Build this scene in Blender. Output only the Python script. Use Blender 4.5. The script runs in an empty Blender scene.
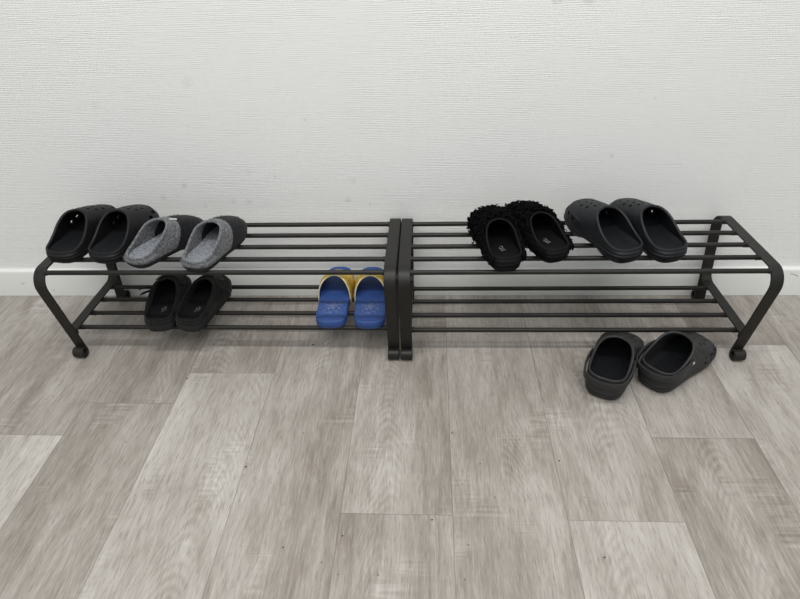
import bpy, bmesh, math, random
from mathutils import Vector, Matrix
random.seed(7)
C = bpy.context.scene.collection
PI = math.pi

# ------------------------------------------------------------------ helpers
def link(name, me, mat=None, parent=None, smooth=True, auto=None):
    o = bpy.data.objects.new(name, me); C.objects.link(o)
    if mat is not None and not me.materials: me.materials.append(mat)
    if smooth:
        for p in me.polygons: p.use_smooth = True
    if auto is not None: me.set_sharp_from_angle(angle=math.radians(auto))
    if parent is not None: o.parent = parent
    return o

def mesh(verts, faces, name='m'):
    me = bpy.data.meshes.new(name); me.from_pydata([tuple(v) for v in verts], [], faces)
    me.update(); return me

def obj(name, vf, mat, parent=None, smooth=True, auto=40, recalc=True):
    me = mesh(vf[0], vf[1], name)
    if recalc:
        bm = bmesh.new(); bm.from_mesh(me); bmesh.ops.recalc_face_normals(bm, faces=bm.faces[:]); bm.to_mesh(me); bm.free()
    return link(name, me, mat, parent, smooth, auto)

def thing(name, label, cat, loc=(0, 0, 0), rotz=0, group=None, tilt=0):
    o = bpy.data.objects.new(name, None); C.objects.link(o)
    o.empty_display_size = .03
    o.location = loc; o.rotation_euler = (tilt, 0, rotz)
    o['label'] = label; o['category'] = cat
    if group: o['group'] = group
    return o

def tag(o, label, cat, group=None):
    o['label'] = label; o['category'] = cat
    if group: o['group'] = group

def join(*vfs):
    V, Fc = [], []
    for v, f in vfs:
        n = len(V); V += list(v); Fc += [tuple(i+n for i in q) for q in f]
    return V, Fc

def spl(ctrl, n, closed=True):
    """Catmull-Rom through ctrl, n samples"""
    ctrl = [Vector(c) for c in ctrl]; N = len(ctrl); out = []
    segs = N if closed else N-1
    for i in range(n):
        u = i/n*segs if closed else i/(n-1)*segs
        k = min(int(u), segs-1); t = u-k
        if closed: p = [ctrl[(k+j-1) % N] for j in range(4)]
        else: p = [ctrl[min(max(k+j-1, 0), N-1)] for j in range(4)]
        out.append(.5*((2*p[1])+(p[2]-p[0])*t+(2*p[0]-5*p[1]+4*p[2]-p[3])*t*t+(3*p[1]-p[0]-3*p[2]+p[3])*t**3))
    return out

def tube(path, r, n=8, closed=False, caps=True):
    path = [Vector(p) for p in path]; N = len(path); V, Fc = [], []
    ref = None
    for i, p in enumerate(path):
        a = path[(i+1) % N] if (closed or i < N-1) else p
        b = path[(i-1) % N] if (closed or i > 0) else p
        t = (a-b)
        t = t.normalized() if t.length > 1e-9 else Vector((0, 0, 1))
        if ref is None: ref = t.orthogonal().normalized()
        ref = (ref-t*ref.dot(t))
        ref = ref.normalized() if ref.length > 1e-6 else t.orthogonal().normalized()
        bn = t.cross(ref); rr = r[i] if isinstance(r, (list, tuple)) else r
        for j in range(n):
            q = 2*PI*j/n; V.append(p+(ref*math.cos(q)+bn*math.sin(q))*rr)
    for i in range(N if closed else N-1):
        for j in range(n):
            k = ((i+1) % N)*n
            Fc.append((i*n+j, i*n+(j+1) % n, k+(j+1) % n, k+j))
    if caps and not closed:
        Fc.append(tuple(range(n))[::-1]); Fc.append(tuple((N-1)*n+j for j in range(n)))
    return V, Fc

def strip(path, x0, x1, th):
    """flat bar: path of (y,z) centre-line points swept across x0..x1, thickness th (rounded long edges)"""
    N = len(path); V, Fc = [], []
    b = th*.3
    prof = [(x0+b, -.5), (x1-b, -.5), (x1, -.2), (x1, .2), (x1-b, .5), (x0+b, .5), (x0, .2), (x0, -.2)]
    for i in range(N):
        a = Vector(path[min(i+1, N-1)]); c = Vector(path[max(i-1, 0)]); t = (a-c).normalized()
        n = Vector((-t.y, t.x)); p = Vector(path[i])
        for x, k in prof:
            q = p+n*k*th; V.append((x, q.x, q.y))
    m = len(prof)
    for i in range(N-1):
        for j in range(m): Fc.append((i*m+j, i*m+(j+1) % m, (i+1)*m+(j+1) % m, (i+1)*m+j))
    Fc.append(tuple(range(m))); Fc.append(tuple((N-1)*m+j for j in range(m))[::-1])
    return V, Fc

def fillet(pts, radii, seg=10):
    """polyline (2D) with rounded corners"""
    out = [Vector(pts[0])]
    for i in range(1, len(pts)-1):
        p0, p, p1 = Vector(pts[i-1]), Vector(pts[i]), Vector(pts[i+1]); r = radii[i-1]
        d0 = (p0-p).normalized(); d1 = (p1-p).normalized()
        ang = d0.angle(d1); L = r/math.tan(ang/2)
        c = p+(d0+d1).normalized()*(r/math.sin(ang/2))
        s = p+d0*L-c; e = p+d1*L-c
        a0 = math.atan2(s.y, s.x); a1 = math.atan2(e.y, e.x); da = (a1-a0+PI) % (2*PI)-PI
        for k in range(seg+1): out.append(c+Vector((math.cos(a0+da*k/seg), math.sin(a0+da*k/seg)))*r)
    out.append(Vector(pts[-1]))
    return out

def boxvf(c, s, rot=None):
    V = [Vector((sx*s[0]/2, sy*s[1]/2, sz*s[2]/2)) for sx in (-1, 1) for sy in (-1, 1) for sz in (-1, 1)]
    if rot is not None: V = [rot @ v for v in V]
    V = [v+Vector(c) for v in V]
    return V, [(0, 1, 3, 2), (4, 6, 7, 5), (0, 4, 5, 1), (2, 3, 7, 6), (0, 2, 6, 4), (1, 5, 7, 3)]

# ------------------------------------------------------------------ material nodes
class NT:
    def __init__(s, name):
        s.m = bpy.data.materials.new(name); s.m.use_nodes = True; s.t = s.m.node_tree
        s.n = s.t.nodes; s.b = s.n['Principled BSDF']
    def new(s, typ, **k):
        n = s.n.new(typ)
        for a, v in k.items(): setattr(n, a, v)
        return n
    def put(s, sock, v):
        if hasattr(v, 'is_linked') or hasattr(v, 'links'): s.t.links.new(v, sock)
        else: sock.default_value = v
    def math(s, op, a, b=0., c=0., clamp=False):
        n = s.new('ShaderNodeMath', operation=op, use_clamp=clamp)
        for i, v in enumerate((a, b, c)): s.put(n.inputs[i], v)
        return n.outputs[0]
    def noise(s, vec, scale, detail=3, rough=.55, dist=0.):
        n = s.new('ShaderNodeTexNoise'); s.put(n.inputs['Vector'], vec)
        n.inputs['Scale'].default_value = scale; n.inputs['Detail'].default_value = detail
        n.inputs['Roughness'].default_value = rough; n.inputs['Distortion'].default_value = dist
        return n.outputs[0]
    def coord(s, k='Object'): return s.new('ShaderNodeTexCoord').outputs[k]
    def mapping(s, vec, scale=(1, 1, 1), loc=(0, 0, 0)):
        n = s.new('ShaderNodeMapping'); s.put(n.inputs[0], vec)
        n.inputs['Scale'].default_value = scale; n.inputs['Location'].default_value = loc
        return n.outputs[0]
    def ramp(s, v, stops):
        n = s.new('ShaderNodeValToRGB'); s.put(n.inputs[0], v); e = n.color_ramp.elements
        while len(e) < len(stops): e.new(.5)
        for i, (p, c) in enumerate(stops):
            e[i].position = p; e[i].color = (*c, 1) if len(c) == 3 else c
        return n.outputs[0]
    def mix(s, f, a, b, mode='MIX'):
        n = s.new('ShaderNodeMix', data_type='RGBA', blend_type=mode)
        s.put(n.inputs[0], f)
        for i, v in ((6, a), (7, b)):
            s.put(n.inputs[i], (*v, 1) if isinstance(v, tuple) and len(v) == 3 else v)
        return n.outputs[2]
    def smooth(s, v, a, b, t0=0., t1=1.):
        n = s.new('ShaderNodeMapRange', interpolation_type='SMOOTHSTEP'); s.put(n.inputs[0], v)
        n.inputs[1].default_value = a; n.inputs[2].default_value = b
        n.inputs[3].default_value = t0; n.inputs[4].default_value = t1
        return n.outputs[0]
    def bump(s, h, dist, strength=1.):
        n = s.new('ShaderNodeBump'); s.put(n.inputs['Height'], h)
        n.inputs['Distance'].default_value = dist; n.inputs['Strength'].default_value = strength
        s.t.links.new(n.outputs[0], s.b.inputs['Normal'])
    def out(s, col, rough=.5, spec=.5):
        s.put(s.b.inputs['Base Color'], (*col, 1) if isinstance(col, tuple) and len(col) == 3 else col)
        s.put(s.b.inputs['Roughness'], rough); s.b.inputs['Specular IOR Level'].default_value = spec
        return s.m

def simple(name, c0, c1, scale, rough, bump=0., bscale=None, spec=.5, detail=4, sheen=0., lo=.35, hi=.65):
    t = NT(name); co = t.coord()
    f = t.noise(co, scale, detail)
    col = t.ramp(f, [(lo, c0), (hi, c1)])
    if bump: t.bump(t.noise(co, bscale or scale, 4), bump)
    if sheen: t.b.inputs['Sheen Weight'].default_value = sheen
    return t.out(col, rough, spec)

def mat_wall():
    t = NT('woven_wallpaper'); co = t.coord()
    sx = t.new('ShaderNodeSeparateXYZ'); t.put(sx.inputs[0], co); x, y, z = sx.outputs
    wob = t.math('MULTIPLY', t.math('SUBTRACT', t.noise(t.mapping(co, (4, 4, 30)), 3., 2), .5), .006)
    zz = t.math('ADD', z, wob)
    row = t.math('SINE', t.math('MULTIPLY', zz, 2*PI/.0038))
    ph = t.math('MULTIPLY', t.math('FLOOR', t.math('DIVIDE', zz, .0038)), 2.1)
    thr = t.math('SINE', t.math('ADD', t.math('MULTIPLY', x, 2*PI/.0040), ph))
    amp = t.smooth(t.noise(t.mapping(co, (3, 3, 14)), 2.2, 3), .35, .65, .25, 1.)
    lng = t.noise(t.mapping(co, (26, 26, 330)), 1., 2)
    h = t.math('ADD', t.math('MULTIPLY', row, t.math('MULTIPLY', amp, .30)), t.math('MULTIPLY', thr, .40))
    h = t.math('ADD', h, t.math('MULTIPLY', lng, .7))
    t.bump(h, .00075)
    # grime marks on the paint, each where it is on the wall
    g = None
    spots = [(-.5098, .3037, .008, .5), (-.5674, .2753, .011, .28), (-.3627, .2604, .011, .25), (-.3521, .3357, .010, .18),
             (-.2911, .3228, .005, .4), (-.1086, .3109, .011, .2), (-.1262, .2634, .010, .3), (-.0749, .2527, .0045, .6),
             (-.6626, .4937, .013, .14), (-.4478, .5386, .016, .16), (-.2056, .4539, .005, .3), (.5346, .4887, .005, .3),
             (.4675, .3636, .006, .3), (.3115, .6835, .015, .75), (.373, .683, .018, .5), (-.40, .262, .010, .2), (-.47, .25, .008, .2)]
    for sxp, szp, r, k in spots:
        d = t.math('SQRT', t.math('ADD', t.math('POWER', t.math('SUBTRACT', x, sxp), 2), t.math('POWER', t.math('SUBTRACT', z, szp), 2)))
        v = t.math('MULTIPLY', t.math('SUBTRACT', 1, t.math('DIVIDE', d, r), clamp=True), k)
        g = v if g is None else t.math('MAXIMUM', g, v)
    g = t.math('MULTIPLY', g, t.smooth(t.noise(co, 160, 3), .35, .6, .35, 1.))
    base = t.mix(t.noise(t.mapping(co, (1, 1, 1)), 1.7, 3), (.80, .81, .797), (.83, .837, .825))
    col = t.mix(g, base, (.22, .23, .22))
    return t.out(col, .62, .3)

def mat_skirting():
    t = NT('painted_skirting'); co = t.coord()
    sx = t.new('ShaderNodeSeparateXYZ'); t.put(sx.inputs[0], co); x, y, z = sx.outputs
    g = None
    for a, b, r, k in [(-.9993, .0391, .004, .6), (-.994, .0415, .003, .5), (-.9225, .0166, .003, .6), (-.921, .019, .002, .5)]:
        d = t.math('SQRT', t.math('ADD', t.math('POWER', t.math('SUBTRACT', x, a), 2), t.math('POWER', t.math('SUBTRACT', z, b), 2)))
        v = t.math('MULTIPLY', t.math('SUBTRACT', 1, t.math('DIVIDE', d, r), clamp=True), k)
        g = v if g is None else t.math('MAXIMUM', g, v)
    # small curved scuff at the right
    d = t.math('ABSOLUTE', t.math('SUBTRACT', t.math('SQRT', t.math('ADD', t.math('POWER', t.math('SUBTRACT', x, .943), 2), t.math('POWER', t.math('SUBTRACT', z, .035), 2))), .028))
    inx = t.math('MULTIPLY', t.math('GREATER_THAN', x, .942), t.math('GREATER_THAN', z, .055))
    v = t.math('MULTIPLY', t.math('MULTIPLY', t.math('LESS_THAN', d, .0011), inx), .7)
    g = t.math('MAXIMUM', g, v)
    col = t.mix(g, t.mix(t.noise(co, 6, 3), (.74, .75, .72), (.77, .78, .755)), (.12, .12, .12))
    t.bump(t.noise(t.mapping(co, (20, 20, 60)), 4, 3), .0006)
    return t.out(col, .6, .25)

def mat_floor():
    t = NT('grey_oak_vinyl_planks')
    uv = t.new('ShaderNodeUVMap', uv_map='plank').outputs[0]
    sx = t.new('ShaderNodeSeparateXYZ'); t.put(sx.inputs[0], uv); u, v = sx.outputs[0], sx.outputs[1]
    at = t.new('ShaderNodeAttribute', attribute_name='seed').outputs['Fac']
    tone = t.new('ShaderNodeAttribute', attribute_name='tone').outputs['Fac']
    cb = t.new('ShaderNodeCombineXYZ'); t.put(cb.inputs[0], u); t.put(cb.inputs[1], v); t.put(cb.inputs[2], t.math('MULTIPLY', at, 37.)); p = cb.outputs[0]
    fine = t.noise(t.mapping(p, (120, 9, 1)), 1.6, 6, .72)            # hair-fine streaks along the plank
    mid = t.noise(t.mapping(p, (22, 3.0, 1)), 1.3, 4, .6, .8)          # broad streaks
    blot = t.noise(t.mapping(p, (9, 3.4, 1)), 1.0, 3, .55, .6)        # pale worn blotches
    saw = t.noise(t.mapping(p, (14, 170, 1)), 1., 2, .5)              # cross saw marks
    cen = t.math('ADD', .045, t.math('MULTIPLY', t.math('FRACT', t.math('MULTIPLY', at, 91.7)), .10))
    # cathedral figure: rings of a stretched cone cut by the plank
    wv = t.new('ShaderNodeTexNoise'); t.put(wv.inputs['Vector'], t.mapping(p, (4, 1.1, 1))); wv.inputs['Scale'].default_value = 1.4; wv.inputs['Detail'].default_value = 2
    r2 = t.math('ADD', t.math('MULTIPLY', t.math('POWER', t.math('SUBTRACT', u, cen), 2), 1000), t.math('MULTIPLY', v, 30.))
    ring = t.math('SINE', t.math('MULTIPLY', t.math('ADD', r2, t.math('MULTIPLY', wv.outputs[0], 10.)), 9.5))
    ringm = t.math('MULTIPLY', t.math('MULTIPLY', ring, .5), t.math('MULTIPLY', t.smooth(t.noise(t.mapping(p, (9, 2.6, 1)), 1., 2), .49, .60), t.smooth(t.math('ABSOLUTE', t.math('SUBTRACT', u, cen)), .02, .075, 1., 0.)))
    f = t.math('ADD', t.math('MULTIPLY', t.math('SUBTRACT', fine, .5), .62), t.math('MULTIPLY', t.math('SUBTRACT', mid, .5), .62))
    f = t.math('ADD', f, t.math('MULTIPLY', t.math('SUBTRACT', blot, .5), .75))
    f = t.math('ADD', f, t.math('MULTIPLY', ringm, .12))
    sawm = t.smooth(t.noise(t.mapping(p, (7, 6, 1)), 1.3, 2), .56, .7)
    f = t.math('ADD', f, t.math('MULTIPLY', t.math('MULTIPLY', t.math('SUBTRACT', saw, .45), sawm), .7))
    f = t.math('ADD', t.math('ADD', f, .5), tone)
    col = t.ramp(f, [(.08, (.145, .122, .101)), (.36, (.252, .224, .196)), (.56, (.342, .314, .284)), (.92, (.505, .478, .446))])
    pore = t.noise(t.mapping(p, (420, 36, 1)), 1., 4, .65)
    col = t.mix(t.math('MULTIPLY', t.smooth(pore, .52, .66), .50), col, (.17, .148, .128))
    col = t.mix(t.math('MULTIPLY', t.smooth(pore, .47, .34), .20), col, (.58, .552, .518))
    # dark knots / dirt flecks
    vo = t.new('ShaderNodeTexVoronoi', feature='F1'); t.put(vo.inputs['Vector'], p); vo.inputs['Scale'].default_value = 42
    fl = t.math('MULTIPLY', t.math('LESS_THAN', vo.outputs['Distance'], .075), t.math('GREATER_THAN', t.noise(p, 31, 1), .60))
    col = t.mix(t.math('MULTIPLY', fl, .55), col, (.07, .06, .05))
    # bevelled joint between planks
    ed = t.new('ShaderNodeUVMap', uv_map='edge').outputs[0]
    se = t.new('ShaderNodeSeparateXYZ'); t.put(se.inputs[0], ed)
    seam = t.math('LESS_THAN', t.math('MINIMUM', se.outputs[0], se.outputs[1]), 0.)
    del seam
    wid = t.new('ShaderNodeAttribute', attribute_name='width').outputs['Fac']
    ln = t.new('ShaderNodeAttribute', attribute_name='length').outputs['Fac']
    du = t.math('MINIMUM', u, t.math('SUBTRACT', wid, u)); dv = t.math('MINIMUM', v, t.math('SUBTRACT', ln, v))
    d = t.math('MINIMUM', du, dv)
    jm = t.smooth(d, .0003, .0011, .42, 0.)
    col = t.mix(jm, col, (.10, .085, .075))
    t.bump(t.math('ADD', t.math('MULTIPLY', fine, .5), t.math('MULTIPLY', t.smooth(d, 0., .002), 1.2)), .0004)
    rough = t.math('ADD', .40, t.math('MULTIPLY', fine, .16))
    return t.out(col, rough, .38)

M = {}
def metal():
    t = NT('dark_brown_powder_coat'); co = t.coord()
    base = t.ramp(t.noise(co, 30, 3), [(.3, (.0100, .0094, .0080)), (.7, (.0145, .0137, .0118))])
    sc = t.smooth(t.noise(t.mapping(co, (40, 160, 160)), 1.6, 5, .7), .70, .74)
    t.bump(t.noise(co, 900, 2), .00012)
    return t.out(t.mix(t.math('MULTIPLY', sc, .45), base, (.22, .22, .21)), .42, .30)
M['metal'] = metal()
M['eva'] = simple('black_foam', (.0062, .0062, .0066), (.0090, .0090, .0096), 60, .50, .00025, 900, spec=.25)
M['eva_navy'] = simple('blue_black_foam', (.0066, .0075, .0093), (.0098, .0109, .0132), 60, .50, .00025, 900, spec=.30)
M['eva_grey'] = simple('charcoal_foam', (.0165, .0168, .0172), (.024, .0243, .0248), 45, .50, .00025, 900, spec=.34)
M['eva_in'] = simple('dark_footbed_foam', (.0058, .0064, .0082), (.0085, .0092, .0115), 60, .6, .0003, 700, spec=.2)
M['felt'] = simple('grey_wool_felt', (.055, .057, .062), (.185, .189, .200), 240, .95, .0012, 420, spec=.1, sheen=.25, detail=6)
M['felt_light'] = simple('pale_blue_grey_felt', (.105, .114, .132), (.27, .285, .315), 190, .95, .0012, 420, spec=.1, sheen=.25, detail=6)
M['felt_dark'] = simple('charcoal_wool_felt', (.005, .0052, .0062), (.015, .0155, .018), 240, .95, .0012, 420, spec=.1, sheen=.1, detail=6)
M['rubber'] = simple('black_rubber', (.010, .010, .011), (.014, .014, .015), 80, .65, .0002, 700, spec=.3)
M['suede'] = simple('black_suede', (.0050, .0050, .0049), (.0095, .0095, .0092), 150, .85, .0006, 500, spec=.2, sheen=.06)
M['suede_in'] = simple('black_suede_footbed', (.006, .006, .0075), (.0105, .0105, .0125), 120, .9, .0004, 500, spec=.15)
M['buckle'] = simple('blackened_metal', (.03, .03, .03), (.05, .05, .05), 80, .35, spec=.6)
M['eva_black'] = simple('deep_black_foam', (.0034, .0034, .0039), (.0050, .0050, .0057), 60, .6, .00025, 900, spec=.13)
M['emblem'] = simple('pale_grey_emblem', (.42, .43, .43), (.5, .51, .51), 300, .5)
M['fleece'] = simple('black_curly_fleece', (.0026, .0026, .0031), (.0050, .0050, .0058), 160, .9, spec=.06)
M['print'] = simple('grey_print', (.05, .053, .058), (.20, .205, .21), 420, .6)
M['white_tag'] = simple('off_white_label', (.6, .59, .54), (.72, .71, .66), 300, .7)
M['chip'] = simple('bare_chipped_metal', (.55, .55, .53), (.7, .7, .68), 300, .5)
M['crumb_dark'] = simple('dark_grit', (.02, .016, .013), (.05, .04, .032), 900, .9)
M['crumb_tan'] = simple('tan_crumb', (.30, .15, .08), (.42, .24, .13), 900, .9)

def mat_blue(name, dirt):
    t = NT(name); co = t.coord()
    base = t.ramp(t.noise(co, 40, 3), [(.3, (.020, .056, .200)), (.7, (.028, .072, .245))])
    if dirt:
        sx = t.new('ShaderNodeSeparateXYZ'); t.put(sx.inputs[0], co); x, y, z = sx.outputs
        # worn sand patches on ball and heel of the footbed
        m = None
        for cx, cy, rx, ry, k in [(0, .052, .027, .034, 1.), (0, .108, .027, .032, .8), (-.004, .145, .024, .022, .6)]:
            d = t.math('SQRT', t.math('ADD', t.math('POWER', t.math('DIVIDE', t.math('SUBTRACT', x, cx), rx), 2), t.math('POWER', t.math('DIVIDE', t.math('SUBTRACT', y, cy), ry), 2)))
            q = t.math('MULTIPLY', t.math('SUBTRACT', 1.25, d, clamp=True), k); m = q if m is None else t.math('MAXIMUM', m, q)
        n = t.noise(co, 210, 5, .7)
        base = t.mix(t.math('MULTIPLY', t.smooth(n, .50, .68), t.math('MULTIPLY', m, .8)), base, (.36, .33, .28))
        n2 = t.noise(co, 60, 3)
        base = t.mix(t.math('MULTIPLY', t.smooth(n2, .50, .68), t.math('MULTIPLY', m, .45)), base, (.21, .23, .30))
    t.bump(t.noise(co, 700, 3), .0003)
    return t.out(base, .55, .4)
M['blue'] = mat_blue('blue_foam', False); M['blue_bed'] = mat_blue('worn_blue_footbed', True)
def mat_yellow():
    t = NT('yellow_patterned_strap'); co = t.coord()
    vo = t.new('ShaderNodeTexVoronoi', feature='F1'); t.put(vo.inputs['Vector'], co); vo.inputs['Scale'].default_value = 95
    n = t.noise(co, 120, 3)
    base = t.ramp(n, [(.35, (.50, .33, .035)), (.65, (.66, .47, .07))])
    dk = t.smooth(t.math('ADD', vo.outputs['Distance'], t.math('MULTIPLY', n, .3)), .50, .38)
    col = t.mix(t.math('MULTIPLY', dk, .85), base, (.05, .055, .09))
    return t.out(col, .5, .4)
M['yellow'] = mat_yellow()
M['piping'] = simple('pale_yellow_edging', (.55, .50, .28), (.68, .63, .40), 200, .6)

# ------------------------------------------------------------------ setting
def floor():
    bm = bmesh.new()
    uvl = bm.loops.layers.uv.new('plank'); uve = bm.loops.layers.uv.new('edge')
    ls = {k: bm.faces.layers.float.new(k) for k in ('seed', 'tone', 'width', 'length')}
    W = .1886; x0 = .104
    # column index (0 starts at the seam x=.104) -> position of a joint seen in the photo, tones behind/in front of it
    J = {-5: (-.487, -.02, .17), -4: (-.3966, -.07, -.01), -3: (-.3015, -.04, .14), -2: (.35, .0, .0), -1: (-.653, -.005, -.03),
         0: (-1.02, .0, .02), 1: (-.6585, .03, .16), 2: (-.4760, .06, -.075), 3: (-.197, -.11, .09), -6: (-.75, -.01, .05), 4: (-.55, .05, -.04), -7: (-.35, .02, 0)}
    LEN = 1.22
    rnd = random.Random(11)
    for k in range(-14, 14):
        xa, xb = x0+k*W, x0+(k+1)*W
        j, tb, tf = J.get(k, (rnd.uniform(-1.1, -.1), rnd.uniform(-.08, .1), rnd.uniform(-.08, .1)))
        ys = [j+LEN*i for i in range(-3, 3)]
        for i in range(5):
            ya, yb = max(ys[i], -2.6), min(ys[i+1], .012)
            if yb-ya < .001: continue
            tone = tf if i == 2 else (tb if i == 3 else rnd.uniform(-.06, .08))
            f = bm.faces.new([bm.verts.new((x, y, 0)) for x, y in ((xa, ya), (xb, ya), (xb, yb), (xa, yb))])
            f[ls['seed']] = rnd.random(); f[ls['tone']] = tone; f[ls['width']] = W; f[ls['length']] = LEN
            for lp, (x, y) in zip(f.loops, ((xa, ya), (xb, ya), (xb, yb), (xa, yb))):
                lp[uvl].uv = (x-xa, y-ys[i]); lp[uve].uv = (x-xa, y-ys[i])
    bmesh.ops.remove_doubles(bm, verts=bm.verts[:], dist=1e-5)
    me = bpy.data.meshes.new('floor'); bm.to_mesh(me); bm.free()
    o = link('floor', me, mat_floor(), smooth=False); o['kind'] = 'structure'
floor()
o = obj('wall_back', boxvf((0, .062, 1.25), (5.2, .10, 2.5)), mat_wall(), smooth=False); o['kind'] = 'structure'
def skirting():
    # profile (y,z) with a rounded top front edge
    prof = [(.0118, .0005), (0, .0005), (0, .0715)]+[(.0055-.0055*math.cos(a), .0715+.0055*math.sin(a)) for a in (PI/6, PI/3, PI/2)]+[(.0118, .077)]
    V = [(x, y, z) for x in (-2.6, 2.6) for y, z in prof]; n = len(prof)
    Fc = [(i, (i+1) % n, n+(i+1) % n, n+i) for i in range(n)]+[tuple(range(n)), tuple(range(n, 2*n))[::-1]]
    o = obj('baseboard_back', (V, Fc), mat_skirting(), auto=35); o['kind'] = 'structure'
skirting()

# ------------------------------------------------------------------ shoe racks
YT = [-.0498-.0521*k for k in range(5)]; ZT = .2316
YL = [-.0580-.05483*k for k in range(4)]; ZL = .0644
BW = .025; TH = .004; ROD = .0052; LEN = .700

def frame_path():
    r = .0112; cy, cz = -.2490, .0132
    sl = .19; slb = .13     # lean of the front and of the rear leg
    def half(sgn):
        c0 = -.1335
        pts = []
        th0 = math.asin((sl if sgn > 0 else slb)/math.hypot(1, sl if sgn > 0 else slb))
        steps = 34; turn = 1.62*2*PI
        for i in range(steps+1):
            th = th0-turn*i/steps; rr = r-.0052*max(0, (i/steps-.42))/.58
            pts.append((cy+rr*math.cos(th), cz+rr*math.sin(th)))
        pts = pts[::-1]
        if sgn < 0: pts = [(2*c0-y, z) for y, z in pts]
        return pts
    f = half(1); b = half(-1)
    zc = .2345
    pf = f[-1]; cf = (pf[0]-(zc-pf[1])*sl, zc); pb = b[-1]; cb = (pb[0]+(zc-pb[1])*slb, zc)
    mid = fillet([pf, cf, cb, pb], [.034, .034], 12)
    return [Vector(p) for p in f[:-1]]+mid+[Vector(p) for p in b[:-1]][::-1]
FP = frame_path()
def leg_y(z, front=True):
    return -.2490+.0110-(z-.0154)*.19 if front else 2*-.1335+.2490-.0110+(z-.0154)*.13

def make_rack(label, side, loc, rotz, zl, skew=0.):
    t = thing('shoe_rack', label, 'shoe rack', loc, rotz, 'pair of metal shoe racks')
    xi = .0259; xe = xi+LEN
    for a, b in ((xi-BW, xi), (xe, xe+BW)):
        x0, x1 = sorted((side*a, side*b))
        obj('side_frame', strip(FP, x0, x1, TH), M['metal'], t, auto=35)
        zs = zl+ROD+TH/2-.0005
        yf = leg_y(zs)+TH+.0006; yb = leg_y(zs, False)-TH-.0006
        e = Vector((yf+.0022, zs-.010)); g = Vector((leg_y(.118, False)-TH-.0006, .118))
        path = fillet([e, (yf, zs), (yb, zs), g], [.006, .024], 8)
        obj('crossbar', strip(path, x0+.0008, x1-.0008, TH), M['metal'], t, auto=35)
    inn = .0   # the rods stop at the inner edge of the bars, each on a small ferrule
    def rod(y, z, e=.009):
        a = tube([(side*(xi-e), y, z), (side*(xi+.004), y, z), (side*(xi+.0045), y, z), (side*(xe-.0045), y, z), (side*(xe-.004), y, z), (side*(xe+e), y, z)],
                 [.0060, .0060, ROD, ROD, .0060, .0060], 14)
        obj('rod', a, M['metal'], t, auto=50)
    for k, y in enumerate(YT): rod(y, ZT-.0006, .0004 if k == 4 else .009)
    for y in YL: rod(y, zl)
    if skew:      # the far frame of this rack stands a little out of square
        for c in t.children:
            for v in c.data.vertices: v.co.x -= side*skew*(v.co.y+.26)*max(0, abs(v.co.x)-xi)/LEN
    for c in t.children:      # outer legs lean in a little
        for v in c.data.vertices: v.co.x -= side*.010*max(0, abs(v.co.x)-xi)/LEN*(1-v.co.z/.2345)*(min(1, max(0, -v.co.y/.25)) if skew else 1)
    return t
R1 = make_rack('dark brown metal shoe rack on the left, holding the blue slides', -1, (-.0003, 0, 0), math.radians(-.13), ZL)
R2 = make_rack('dark brown metal shoe rack on the right, holding the curly fleece clogs', 1, (.0003, -.001, 0), math.radians(.22), ZL-.0045, .035)

# ------------------------------------------------------------------ shoes
NA = 96
def sm(x): x = min(max(x, 0), 1); return x*x*(3-2*x)

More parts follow.
